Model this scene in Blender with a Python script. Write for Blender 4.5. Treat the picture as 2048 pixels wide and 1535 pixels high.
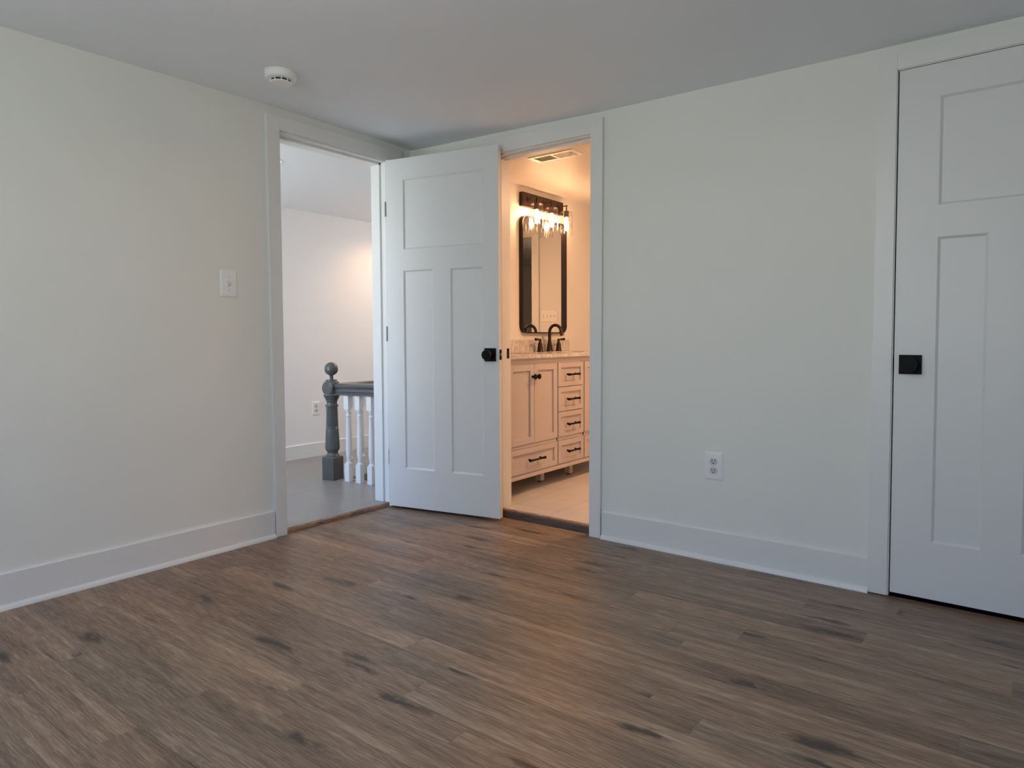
import bpy, bmesh, math, random
from mathutils import Vector, Matrix

for o in list(bpy.data.objects):
    bpy.data.objects.remove(o, do_unlink=True)
scene = bpy.context.scene
COL = scene.collection
PI = math.pi

# ------------------------------------------------------------------ camera
F, SY = 1343.336, -31.742
YAW, PITCH, ROLL = 0.65450864, 0.04322075, -0.00480283
fwd = Vector((-math.sin(YAW)*math.cos(PITCH), math.cos(YAW)*math.cos(PITCH), -math.sin(PITCH)))
rgt = Vector((math.cos(YAW), math.sin(YAW), 0.0))
upv = rgt.cross(fwd)
r2 = rgt*math.cos(ROLL) + upv*math.sin(ROLL)
u2 = -rgt*math.sin(ROLL) + upv*math.cos(ROLL)
cd = bpy.data.cameras.new('camera')
cam = bpy.data.objects.new('camera', cd); COL.objects.link(cam)
cd.sensor_fit = 'HORIZONTAL'; cd.sensor_width = 36.0
cd.lens = 36.0*F/2048.0
cd.shift_y = SY/2048.0
cd.clip_start = 0.02
mw = Matrix(((r2.x, u2.x, -fwd.x, 3.10034), (r2.y, u2.y, -fwd.y, -3.00083), (r2.z, u2.z, -fwd.z, 1.02645), (0, 0, 0, 1)))
cam.matrix_world = mw
scene.camera = cam

# ------------------------------------------------------------------ world, lights, exposure
scene.view_settings.view_transform = 'Standard'
scene.view_settings.look = 'None'
scene.view_settings.gamma = 1.0
scene.view_settings.use_curve_mapping = False
scene.view_settings.exposure = 0.0

world = bpy.data.worlds.new('world'); scene.world = world
world.use_nodes = True
wn = world.node_tree; wn.nodes.clear()
w_out = wn.nodes.new('ShaderNodeOutputWorld')
w_bg = wn.nodes.new('ShaderNodeBackground'); w_bg.inputs['Strength'].default_value = 6.6
w_geo = wn.nodes.new('ShaderNodeTexCoord')
w_sep = wn.nodes.new('ShaderNodeSeparateXYZ')
w_ramp = wn.nodes.new('ShaderNodeValToRGB')
w_map = wn.nodes.new('ShaderNodeMapRange')
w_map.inputs['From Min'].default_value = -1; w_map.inputs['From Max'].default_value = 1
wn.links.new(w_geo.outputs['Generated'], w_sep.inputs[0])
wn.links.new(w_sep.outputs['Z'], w_map.inputs['Value'])
wn.links.new(w_map.outputs[0], w_ramp.inputs[0])
wn.links.new(w_ramp.outputs[0], w_bg.inputs['Color'])
wn.links.new(w_bg.outputs[0], w_out.inputs[0])
cr = w_ramp.color_ramp
cr.elements[0].position = 0.0; cr.elements[0].color = (0.98, 1.06, 1.05, 1)
cr.elements[1].position = 1.0; cr.elements[1].color = (0.34, 0.60, 1.2, 1)
for p_, c_ in ((0.47, (1.0, 1.06, 1.06, 1)), (0.53, (0.80, 0.88, 0.96, 1)), (0.66, (0.42, 0.68, 1.25, 1))):
    e_ = cr.elements.new(p_); e_.color = c_


def area(name, loc, rot, sx, sy, power=None, color=(1, 1, 1), portal=False):
    l = bpy.data.lights.new(name, 'AREA'); l.shape = 'RECTANGLE'; l.size = sx; l.size_y = sy
    l.color = color
    if power is not None:
        l.energy = power
    if portal:
        l.cycles.is_portal = True
    o = bpy.data.objects.new(name, l); COL.objects.link(o)
    o.location = loc; o.rotation_euler = rot
    return o


# daylight enters through the real windows: one portal in each opening
WIN_BED = [(1.05, 1.90), (2.20, 3.00)]
BACK_Y = -4.3
for a_, b_ in WIN_BED:
    area('window_portal', ((a_+b_)/2, BACK_Y-0.06, 1.30), (PI/2, 0, 0), b_-a_, 1.30, portal=True)
area('window_portal', (-0.95, -2.46, 1.25), (PI/2, 0, 0), 1.3, 1.6, portal=True)

# ------------------------------------------------------------------ node helpers
def new_mat(name):
    m = bpy.data.materials.new(name); m.use_nodes = True
    nt = m.node_tree; nt.nodes.clear()
    out = nt.nodes.new('ShaderNodeOutputMaterial')
    return m, nt, out


class G:
    def __init__(s, nt): s.nt = nt
    def n(s, typ, **kw):
        nd = s.nt.nodes.new('ShaderNode'+typ)
        for k, v in kw.items():
            if k.startswith('i_'):
                key = k[2:].replace('_', ' ')
                key = int(key) if key.isdigit() else key
                if isinstance(v, bpy.types.NodeSocket): s.nt.links.new(v, nd.inputs[key])
                else: nd.inputs[key].default_value = v
            else: setattr(nd, k, v)
        return nd
    def math(s, op, a, b=0.0, c=None):
        nd = s.nt.nodes.new('ShaderNodeMath'); nd.operation = op
        for i, v in enumerate((a, b) if c is None else (a, b, c)):
            if isinstance(v, bpy.types.NodeSocket): s.nt.links.new(v, nd.inputs[i])
            else: nd.inputs[i].default_value = v
        return nd.outputs[0]
    def xyz(s, x, y, z=0.0):
        return s.n('CombineXYZ', i_X=x, i_Y=y, i_Z=z).outputs[0]
    def noise(s, vec, scale=1.0, detail=3.0, rough=0.55, dist=0.0):
        return s.n('TexNoise', i_Vector=vec, i_Scale=scale, i_Detail=detail, i_Roughness=rough, i_Distortion=dist).outputs['Fac']
    def ramp(s, fac, stops, interp='LINEAR'):
        nd = s.n('ValToRGB', i_Fac=fac); r = nd.color_ramp; r.interpolation = interp
        while len(r.elements) < len(stops): r.elements.new(0.5)
        for e, (p, c) in zip(r.elements, stops):
            e.position = p; e.color = (c[0], c[1], c[2], 1) if not isinstance(c, (int, float)) else (c, c, c, 1)
        return nd.outputs[0]
    def mix(s, fac, a, b, blend='MIX'):
        nd = s.nt.nodes.new('ShaderNodeMix'); nd.data_type = 'RGBA'; nd.blend_type = blend
        for k, v in ((0, fac), (6, a), (7, b)):
            if isinstance(v, bpy.types.NodeSocket): s.nt.links.new(v, nd.inputs[k])
            else: nd.inputs[k].default_value = v if k == 0 else (v[0], v[1], v[2], 1)
        return nd.outputs[2]


def lin(r, g, b):
    f = lambda v: (v/255/12.92) if v/255 <= 0.04045 else ((v/255+0.055)/1.055)**2.4
    return (f(r), f(g), f(b))


def simple(name, col, rough=0.5, metal=0.0, spec=0.5, bump=0.0, bscale=80.0, var=0.0, coat=0.0):
    m, nt, out = new_mat(name); g = G(nt)
    p = g.n('BsdfPrincipled', i_Roughness=rough, i_Metallic=metal)
    p.inputs['Specular IOR Level'].default_value = spec
    p.inputs['Coat Weight'].default_value = coat
    c4 = (col[0], col[1], col[2], 1)
    co = g.n('TexCoord').outputs['Object']
    if var > 0:
        f = g.noise(co, 2.3, 4)
        lo = tuple(max(0, v*(1-var)) for v in col); hi = tuple(min(1, v*(1+var)) for v in col)
        nt.links.new(g.ramp(f, [(0.3, lo), (0.7, hi)]), p.inputs['Base Color'])
    else:
        p.inputs['Base Color'].default_value = c4
    if bump > 0:
        b = g.n('Bump', i_Strength=bump, i_Distance=0.002, i_Height=g.noise(co, bscale, 3))
        nt.links.new(b.outputs[0], p.inputs['Normal'])
    nt.links.new(p.outputs[0], out.inputs[0])
    return m


M = {}
M['wall'] = simple('painted_plaster', (0.80, 0.81, 0.765), 0.62, spec=0.35, bump=0.10, bscale=140, var=0.012)
M['ceil'] = simple('ceiling_paint', (0.875, 0.915, 0.955), 0.8, spec=0.2, bump=0.12, bscale=90, var=0.01)
M['hall_ceil'] = simple('hall_ceiling_paint', (0.94, 0.94, 0.95), 0.7, spec=0.2)
M['hall_wall'] = simple('hall_paint', (0.87, 0.85, 0.845), 0.6, spec=0.3, bump=0.08, bscale=120)
M['bath_wall'] = simple('bath_paint', (0.80, 0.79, 0.775), 0.45, spec=0.4, bump=0.05, bscale=120)
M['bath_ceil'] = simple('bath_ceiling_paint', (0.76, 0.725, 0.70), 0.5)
M['trim'] = simple('semi_gloss_trim', (0.785, 0.79, 0.775), 0.36, spec=0.5, bump=0.03, bscale=60)
M['door'] = simple('door_paint', (0.755, 0.765, 0.765), 0.38, spec=0.5, bump=0.03, bscale=60)
M['black'] = simple('matte_black_metal', (0.004, 0.004, 0.005), 0.55, metal=0.0, spec=0.16)
M['bronze'] = simple('dark_bronze', (0.030, 0.019, 0.014), 0.33, metal=0.6)
M['bronze_plate'] = simple('dark_bronze_plate', (0.045, 0.026, 0.020), 0.38, metal=0.5)
M['nickel'] = simple('satin_nickel', (0.55, 0.55, 0.53), 0.3, metal=1.0)
M['hinge'] = simple('hinge_metal', (0.34, 0.33, 0.31), 0.4, metal=0.8)
M['plastic'] = simple('white_plastic', (0.87, 0.87, 0.86), 0.3)
M['plastic2'] = simple('receptacle_plastic', (0.62, 0.62, 0.62), 0.35)
M['slot'] = simple('slot_dark', (0.012, 0.012, 0.012), 0.6)
M['grey_paint'] = simple('charcoal_gloss_paint', (0.092, 0.092, 0.090), 0.22, coat=0.3)
M['white_paint'] = simple('white_gloss_paint', (0.82, 0.83, 0.84), 0.3)
M['vanity'] = simple('vanity_paint', (0.535, 0.485, 0.475), 0.38)
M['porcelain'] = simple('porcelain', (0.85, 0.84, 0.82), 0.1)
M['shaft'] = simple('stairwell_paint', (0.55, 0.53, 0.50), 0.7)
M['vent'] = simple('vent_white_metal', (0.88, 0.87, 0.84), 0.35)
M['vent_in'] = simple('vent_inside', (0.30, 0.26, 0.23), 0.6)
M['foot'] = simple('black_foot', (0.02, 0.02, 0.02), 0.5)


def wood_floor():
    m, nt, out = new_mat('vinyl_plank_floor'); g = G(nt)
    co = g.n('TexCoord').outputs['Object']
    s = g.n('SeparateXYZ', i_0=co)
    x, y = s.outputs['X'], s.outputs['Y']
    Wd, L = 0.105, 1.22
    yr = g.math('DIVIDE', g.math('ADD', y, 0.855), Wd)
    row = g.math('FLOOR', yr); fy = g.math('FRACT', yr)
    wn_ = g.n('TexWhiteNoise', noise_dimensions='1D', i_W=row).outputs['Value']
    xs = g.math('ADD', g.math('DIVIDE', x, L), g.math('MULTIPLY', wn_, 7.31))
    colm = g.math('FLOOR', xs); fx = g.math('FRACT', xs)
    pid = g.n('TexWhiteNoise', noise_dimensions='2D', i_Vector=g.xyz(colm, row)).outputs
    ps = g.n('SeparateColor', i_0=pid['Color']).outputs
    r1, r2_, r3 = ps[0], ps[1], ps[2]
    ox = g.math('MULTIPLY', r1, 37.0); oy = g.math('MULTIPLY', r2_, 23.0)
    X = g.math('ADD', x, ox); Y = g.math('ADD', y, oy)
    # knots: sparse cells stretched along the board
    kw = g.noise(g.xyz(g.math('MULTIPLY', X, 9.0), g.math('MULTIPLY', Y, 24.0)), 1.0, 3.0, 0.6)
    kw = g.math('MULTIPLY', g.math('SUBTRACT', kw, 0.5), 0.42)
    kv = g.xyz(g.math('ADD', g.math('MULTIPLY', X, 1.55), kw), g.math('ADD', g.math('MULTIPLY', Y, 6.2), kw))
    vor = g.n('TexVoronoi', voronoi_dimensions='2D', i_Vector=kv, i_Scale=1.0, i_Randomness=1.0)
    kd = vor.outputs['Distance']
    krand = g.n('SeparateColor', i_0=vor.outputs['Color']).outputs[0]
    kon = g.math('GREATER_THAN', krand, 0.50)
    ksz = g.math('ADD', 2.0, g.math('MULTIPLY', krand, 2.4))
    infl = g.math('MULTIPLY', g.math('POWER', g.math('MAXIMUM', g.math('SUBTRACT', 1.0, g.math('MULTIPLY', kd, ksz)), 0.0), 1.5), kon)
    # cathedral grain: contour lines of slow noise, bent round the knots
    slow = g.noise(g.xyz(g.math('MULTIPLY', X, 1.1), g.math('MULTIPLY', Y, 9.0)), 1.0, 2.0, 0.5, 0.4)
    bend = g.math('ADD', g.math('MULTIPLY', slow, 15.0), g.math('MULTIPLY', infl, 4.0))
    cath = g.math('SINE', g.math('MULTIPLY', g.math('ADD', bend, g.math('MULTIPLY', Y, 22.0)), 6.283))
    cath = g.math('MULTIPLY', g.math('ADD', cath, 1.0), 0.5)
    fine = g.noise(g.xyz(g.math('MULTIPLY', X, 13.0), g.math('MULTIPLY', Y, 230.0)), 1.0, 4.0, 0.62, 0.3)
    mid = g.noise(g.xyz(g.math('MULTIPLY', X, 1.8), g.math('MULTIPLY', Y, 34.0)), 1.0, 5.0, 0.58, 0.35)
    cmask = g.ramp(g.noise(g.xyz(g.math('MULTIPLY', X, 1.6), g.math('MULTIPLY', Y, 6.0), 9.1), 1.0, 2.0), [(0.42, 0.08), (0.60, 0.50)])
    blotch = g.noise(g.xyz(g.math('MULTIPLY', X, 1.3), g.math('MULTIPLY', Y, 11.0)), 1.0, 4.0, 0.6, 0.3)
    base = g.ramp(mid, [(0.30, lin(72, 56, 45)), (0.44, lin(110, 89, 74)), (0.56, lin(140, 118, 100)), (0.70, lin(178, 157, 138))])
    tint = g.ramp(blotch, [(0.30, lin(86, 70, 58)), (0.5, lin(124, 103, 87)), (0.70, lin(150, 132, 116))])
    c = g.mix(0.42, base, tint)
    c = g.mix(g.math('MULTIPLY', g.math('SUBTRACT', 1.0, cath), cmask), c, lin(80, 63, 52))
    c = g.mix(0.27, c, g.ramp(fine, [(0.36, lin(62, 48, 39)), (0.50, lin(124, 104, 88)), (0.64, lin(188, 168, 148))]))
    # small per plank shift in tone
    pv = g.ramp(r3, [(0.0, (0.80, 0.79, 0.78)), (0.5, (1.0, 1.0, 1.0)), (1.0, (1.16, 1.15, 1.15))])
    c = g.mix(1.0, c, pv, 'MULTIPLY')
    warm = g.ramp(r2_, [(0.0, (0.97, 1.0, 1.03)), (1.0, (1.05, 1.0, 0.96))])
    c = g.mix(1.0, c, warm, 'MULTIPLY')
    # dark knots and cracks
    kn = g.noise(g.xyz(g.math('MULTIPLY', X, 16.0), g.math('MULTIPLY', Y, 70.0)), 1.0, 4.0, 0.7, 0.5)
    kk = g.math('MULTIPLY', infl, g.math('ADD', 0.35, g.math('MULTIPLY', kn, 1.3)))
    kf = g.ramp(kk, [(0.22, 0.0), (0.45, 0.42), (0.72, 0.90)])
    c = g.mix(kf, c, lin(46, 38, 36))
    st = g.noise(g.xyz(g.math('MULTIPLY', X, 1.7), g.math('MULTIPLY', Y, 62.0), 3.3), 1.0, 3.0, 0.6, 0.3)
    c = g.mix(g.ramp(st, [(0.64, 0.0), (0.76, 0.55)]), c, lin(66, 54, 48))
    # joints
    ey = g.math('MULTIPLY', g.math('MINIMUM', fy, g.math('SUBTRACT', 1.0, fy)), Wd)
    ex = g.math('MULTIPLY', g.math('MINIMUM', fx, g.math('SUBTRACT', 1.0, fx)), L)
    ed = g.math('MINIMUM', ex, ey)
    jf = g.ramp(g.math('MULTIPLY', ed, 100.0), [(0.0, 1.0), (0.12, 0.0)])
    c = g.mix(g.math('MULTIPLY', jf, 0.45), c, lin(58, 48, 42))
    c = g.mix(1.0, c, (FLOOR_K*1.02, FLOOR_K*0.985, FLOOR_K*0.93), 'MULTIPLY')
    hgt = g.math('SUBTRACT', g.math('ADD', g.math('MULTIPLY', fine, 0.6), g.math('MULTIPLY', cath, 0.12)), jf)
    b = g.n('Bump', i_Strength=0.30, i_Distance=0.0012, i_Height=hgt)
    p = g.n('BsdfPrincipled', i_Roughness=g.ramp(fine, [(0.3, 0.44), (0.7, 0.30)]))
    p.inputs['Specular IOR Level'].default_value = 0.5
    nt.links.new(c, p.inputs['Base Color']); nt.links.new(b.outputs[0], p.inputs['Normal'])
    nt.links.new(p.outputs[0], out.inputs[0])
    return m


FLOOR_K = 1.22
M['floor'] = wood_floor()


def tile(name, c1, c2, grout, rough, ox, oy, w, h, along_y):
    m, nt, out = new_mat(name); g = G(nt)
    s = g.n('SeparateXYZ', i_0=g.n('TexCoord').outputs['Object'])
    x, y = s.outputs['X'], s.outputs['Y']
    a, b_ = (y, x) if along_y else (x, y)
    v = g.xyz(g.math('SUBTRACT', a, ox), g.math('SUBTRACT', b_, oy))
    br = g.n('TexBrick', i_Vector=v, i_Scale=1.0)
    br.inputs['Mortar Size'].default_value = 0.0022; br.inputs['Mortar Smooth'].default_value = 0.3
    br.inputs['Brick Width'].default_value = w; br.inputs['Row Height'].default_value = h
    br.inputs['Color1'].default_value = (*c1, 1); br.inputs['Color2'].default_value = (*c2, 1)
    br.inputs['Mortar'].default_value = (*grout, 1)
    n = g.noise(g.xyz(x, y), 7.0, 5, 0.6)
    c = g.mix(1.0, br.outputs['Color'], g.ramp(n, [(0.3, 0.93), (0.7, 1.05)]), 'MULTIPLY')
    bmp = g.n('Bump', i_Strength=0.4, i_Distance=0.001, i_Height=g.math('SUBTRACT', 1.0, br.outputs['Fac']))
    p = g.n('BsdfPrincipled', i_Roughness=rough)
    nt.links.new(c, p.inputs['Base Color']); nt.links.new(bmp.outputs[0], p.inputs['Normal'])
    nt.links.new(p.outputs[0], out.inputs[0])
    return m


M['hall_tile'] = tile('hall_tile', (0.285, 0.265, 0.245), (0.30, 0.28, 0.26), (0.38, 0.355, 0.33), 0.34, -0.15, 0.09, 0.9, 0.45, False)
M['bath_tile'] = tile('bath_tile', (0.60, 0.56, 0.53), (0.62, 0.58, 0.55), (0.36, 0.31, 0.28), 0.4, 0.165, 1.006, 0.88, 0.305, True)


def strip_wood(name, dark, light):
    m, nt, out = new_mat(name); g = G(nt)
    s = g.n('SeparateXYZ', i_0=g.n('TexCoord').outputs['Object'])
    f = g.noise(g.xyz(g.math('MULTIPLY', s.outputs['X'], 6), g.math('MULTIPLY', s.outputs['Y'], 6), g.math('MULTIPLY', s.outputs['Z'], 60)), 2.0, 5, 0.65, 1.0)
    c = g.ramp(f, [(0.35, dark), (0.6, light)])
    p = g.n('BsdfPrincipled', i_Roughness=0.5)
    nt.links.new(c, p.inputs['Base Color']); nt.links.new(p.outputs[0], out.inputs[0])
    return m


M['raw_oak'] = strip_wood('raw_oak_edge', lin(112, 82, 64), lin(178, 140, 114))
M['pale_wood'] = strip_wood('pale_wood_nosing', lin(165, 140, 122), lin(196, 172, 155))
M['grey_wood'] = strip_wood('grey_brown_transition', lin(70, 58, 54), lin(100, 86, 80))


def marble():
    m, nt, out = new_mat('veined_marble'); g = G(nt)
    co = g.n('TexCoord').outputs['Object']
    mp = g.n('Mapping', i_Vector=co); mp.inputs['Rotation'].default_value = (0.45, 0.0, 0.0)
    mp.inputs['Scale'].default_value = (3.0, 7.0, 2.6)
    n = g.noise(mp.outputs[0], 5.0, 7, 0.62, 1.2)
    v = g.math('ABSOLUTE', g.math('SUBTRACT', n, 0.5))
    c = g.ramp(v, [(0.0, (0.40, 0.37, 0.36)), (0.035, (0.60, 0.57, 0.56)), (0.13, (0.78, 0.76, 0.75))])
    p = g.n('BsdfPrincipled', i_Roughness=0.15)
    nt.links.new(c, p.inputs['Base Color']); nt.links.new(p.outputs[0], out.inputs[0])
    return m


M['marble'] = marble()


def mirror_mat():
    m, nt, out = new_mat('mirror_glass'); g = G(nt)
    p = g.n('BsdfPrincipled', i_Roughness=0.0, i_Metallic=1.0)
    p.inputs['Base Color'].default_value = (0.90, 0.91, 0.90, 1)
    nt.links.new(p.outputs[0], out.inputs[0]); return m


def thin_glass(name, tint, ior=1.5, extra=0.0):
    m, nt, out = new_mat(name); g = G(nt)
    t = g.n('BsdfTransparent'); t.inputs[0].default_value = (*tint, 1)
    gl = g.n('BsdfGlossy', i_Roughness=0.03)
    fr = g.n('LayerWeight', i_Blend=0.5)
    f = g.math('ADD', g.math('MULTIPLY', g.math('POWER', fr.outputs['Facing'], 3.0), 0.80), 0.05+extra)
    mx = g.n('MixShader', i_0=f)
    nt.links.new(t.outputs[0], mx.inputs[1]); nt.links.new(gl.outputs[0], mx.inputs[2])
    nt.links.new(mx.outputs[0], out.inputs[0]); return m


def emit(name, col, strength):
    m, nt, out = new_mat(name); g = G(nt)
    e = g.n('Emission', i_Strength=strength); e.inputs[0].default_value = (*col, 1)
    nt.links.new(e.outputs[0], out.inputs[0]); return m


M['mirror'] = mirror_mat()
M['shade'] = thin_glass('clear_shade_glass', (0.985, 0.98, 0.97), 1.45, 0.01)
M['pane'] = thin_glass('window_pane', (0.96, 0.97, 0.96), 1.3)
M['bulb'] = emit('warm_bulb', (1.0, 0.53, 0.26), 140.0)
M['fill_bath'] = emit('bath_fill', (1.0, 0.54, 0.28), 215.0)  # glow of the added bathroom fill light
M['led'] = emit('warm_white_led', (1.0, 0.96, 0.90), 15.5)
M['fill_hall'] = emit('hall_fill', (1.0, 0.90, 0.84), 26.0)  # glow of the fill light added over the stairwell
M['fill_hall_low'] = emit('hall_fill_low', (0.90, 0.95, 1.0), 10.0)  # glow of the weaker fill light added in the hall
M['fill_far'] = emit('far_room_fill', (1.0, 0.95, 0.85), 2.6)  # glow of the fill light added in the far room
M['led_dim'] = emit('hall_led_lens', (1.0, 0.86, 0.70), 0.95)

# ------------------------------------------------------------------ mesh helpers
def tag(o, label=None, cat=None, group=None, kind=None):
    if label: o['label'] = label
    if cat: o['category'] = cat
    if group: o['group'] = group
    if kind: o['kind'] = kind
    return o


def link(name, bm, mat, parent=None, loc=None, rot=None, smooth=False):
    bmesh.ops.recalc_face_normals(bm, faces=bm.faces)
    me = bpy.data.meshes.new(name); bm.to_mesh(me); bm.free()
    for p in me.polygons: p.use_smooth = smooth
    me.materials.append(M[mat] if isinstance(mat, str) else mat)
    o = bpy.data.objects.new(name, me); COL.objects.link(o)
    if loc is not None: o.location = loc
    if rot is not None: o.rotation_euler = rot
    if parent is not None: o.parent = parent
    return o


def empty(name, loc=(0, 0, 0), rz=0.0):
    o = bpy.data.objects.new(name, None); COL.objects.link(o)
    o.location = loc; o.rotation_euler = (0, 0, rz); o.empty_display_size = 0.05
    return o


def box(bm, x0, x1, y0, y1, z0, z1, bev=0.0, seg=2):
    vs = [bm.verts.new((x, y, z)) for x in (x0, x1) for y in (y0, y1) for z in (z0, z1)]
    q = [(0, 1, 3, 2), (4, 6, 7, 5), (0, 4, 5, 1), (2, 3, 7, 6), (0, 2, 6, 4), (1, 5, 7, 3)]
    fs = [bm.faces.new([vs[i] for i in f]) for f in q]
    if bev > 0:
        es = list({e for f in fs for e in f.edges})
        bmesh.ops.bevel(bm, geom=es, offset=bev, segments=seg, profile=0.7, affect='EDGES')
    return vs


def hexa(bm, pts, bev=0.0):
    """8 points: x-low (y0z0,y0z1,y1z0,y1z1), x-high the same"""
    vs = [bm.verts.new(p) for p in pts]
    q = [(0, 1, 3, 2), (4, 6, 7, 5), (0, 4, 5, 1), (2, 3, 7, 6), (0, 2, 6, 4), (1, 5, 7, 3)]
    fs = [bm.faces.new([vs[i] for i in f]) for f in q]
    if bev > 0:
        bmesh.ops.bevel(bm, geom=list({e for f in fs for e in f.edges}), offset=bev, segments=2, profile=0.7, affect='EDGES')


def prism(bm, prof, axis, a0, a1, close=True):
    """extrude a 2-D profile along an axis; profile gives the two other coordinates"""
    def P(p, a):
        return {'x': (a, p[0], p[1]), 'y': (p[0], a, p[1]), 'z': (p[0], p[1], a)}[axis]
    v0 = [bm.verts.new(P(p, a0)) for p in prof]; v1 = [bm.verts.new(P(p, a1)) for p in prof]
    n = len(prof)
    for i in range(n if close else n-1):
        j = (i+1) % n
        bm.faces.new((v0[i], v0[j], v1[j], v1[i]))
    if close:
        bm.faces.new(v0); bm.faces.new(list(reversed(v1)))


def lathe(bm, prof, seg=40, cx=0.0, cy=0.0, mat=None):
    """prof: (r, z) from bottom to top round the z axis; mat transforms the result"""
    rings = []
    for r, z in prof:
        if r < 1e-6:
            rings.append([bm.verts.new((cx, cy, z))])
        else:
            rings.append([bm.verts.new((cx+r*math.cos(2*PI*i/seg), cy+r*math.sin(2*PI*i/seg), z)) for i in range(seg)])
    for a, b in zip(rings[:-1], rings[1:]):
        if len(a) == 1 and len(b) == 1: continue
        for i in range(seg):
            j = (i+1) % seg
            if len(a) == 1: bm.faces.new((a[0], b[j], b[i]))
            elif len(b) == 1: bm.faces.new((a[i], a[j], b[0]))
            else: bm.faces.new((a[i], a[j], b[j], b[i]))
    if len(rings[0]) > 1: bm.faces.new(list(reversed(rings[0])))
    if len(rings[-1]) > 1: bm.faces.new(rings[-1])
    if mat is not None:
        vs = [v for r in rings for v in r]
        bmesh.ops.transform(bm, matrix=mat, verts=vs)


def tube(bm, pts, rad, seg=14, cap=True):
    pts = [Vector(p) for p in pts]
    rr = rad if isinstance(rad, (list, tuple)) else [rad]*len(pts)
    rings = []
    side = None
    for i, p in enumerate(pts):
        d = (pts[min(i+1, len(pts)-1)]-pts[max(i-1, 0)]).normalized()
        if side is None:
            side = d.cross(Vector((0, 0, 1)))
            if side.length < 1e-3: side = d.cross(Vector((0, 1, 0)))
        side = (side-d*side.dot(d)).normalized(); up = d.cross(side)
        rings.append([bm.verts.new(p+side*rr[i]*math.cos(2*PI*k/seg)+up*rr[i]*math.sin(2*PI*k/seg)) for k in range(seg)])
    for a, b in zip(rings[:-1], rings[1:]):
        for i in range(seg):
            j = (i+1) % seg
            bm.faces.new((a[i], a[j], b[j], b[i]))
    if cap:
        bm.faces.new(list(reversed(rings[0]))); bm.faces.new(rings[-1])


def rrect(w, h, r, n=8):
    pts = []
    for cx, cy, a0 in ((w/2-r, h/2-r, 0), (-w/2+r, h/2-r, PI/2), (-w/2+r, -h/2+r, PI), (w/2-r, -h/2+r, 1.5*PI)):
        for i in range(n+1):
            a = a0+PI/2*i/n
            pts.append((cx+r*math.cos(a), cy+r*math.sin(a)))
    return pts


def smooth_by_angle(o, deg=35):
    me = o.data
    for p in me.polygons: p.use_smooth = True
    bm = bmesh.new(); bm.from_mesh(me)
    for e in bm.edges:
        if len(e.link_faces) == 2 and e.calc_face_angle(0) > math.radians(deg): e.smooth = False
    bm.to_mesh(me); bm.free()
    return o


B = bmesh.new
def struct(name, bm, mat, label=None, parent=None, cat=None):
    o = link(name, bm, mat, parent)
    if parent is None: tag(o, label, cat, kind='structure')
    return o


# ------------------------------------------------------------------ ceiling profile of the old bedroom
RX = [(0, 2.203), (0.216, 2.194), (0.618, 2.184), (0.9, 2.178), (1.306, 2.164), (2.0, 2.156), (2.58, 2.149), (3.07, 2.144), (4.7, 2.136)]
LY = [(-4.4, 2.212), (-2.12, 2.214), (-1.35, 2.221), (-1.03, 2.225), (-0.54, 2.221), (-0.32, 2.222), (0.0, 2.208), (0.2, 2.208)]
def interp(T, v):
    for (a, za), (b, zb) in zip(T[:-1], T[1:]):
        if v <= b: return za+(zb-za)*(v-a)/(b-a) if v > a else za
    return T[-1][1]
def ceil_z(x, y):
    return interp(RX, max(x, 0)) + (interp(LY, y)-2.208)*(1-max(x, 0)/4.7) + 0.005*(1-max(x, 0)/4.7)

# ------------------------------------------------------------------ bedroom shell
XR, T = 4.6, 0.12
bm = B()
nx, ny = 24, 24
gx = [-0.0 + (XR+0.0)*i/nx for i in range(nx+1)]; gy = [BACK_Y + (0.0-BACK_Y)*j/ny for j in range(ny+1)]
lo = [[bm.verts.new((x, y, ceil_z(x, y))) for y in gy] for x in gx]
for i in range(nx):
    for j in range(ny):
        bm.faces.new((lo[i][j], lo[i+1][j], lo[i+1][j+1], lo[i][j+1]))
ex = bmesh.ops.extrude_face_region(bm, geom=list(bm.faces))
for v in ex['geom']:
    if isinstance(v, bmesh.types.BMVert): v.co.z = 2.34
c_ = struct('ceiling', bm, 'ceil', 'low off-white plaster ceiling of the bedroom, sagging slightly near the corner', cat='ceiling')

bm = B(); box(bm, 0, XR, BACK_Y, 0, -0.12, 0); box(bm, 0.678, 1.324, 0, 0.042, -0.10, 0)
struct('floor', bm, 'floor', 'grey-brown wood-look plank floor of the bedroom', cat='floor')

A0, A1, A2, A3 = -1.01, -0.941, -0.206, -0.09     # hall doorway in the left wall
bm = B()
box(bm, -T, 0, BACK_Y-T, A1-0.012, 0, 2.34)
box(bm, -T, 0, A1-0.012, A2+0.012, 2.112, 2.34)
box(bm, -T, 0, A2+0.012, 0.0, 0, 2.34)
struct('wall_left', bm, 'wall', 'off-white bedroom wall at left, with the hall doorway', cat='wall')

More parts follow.
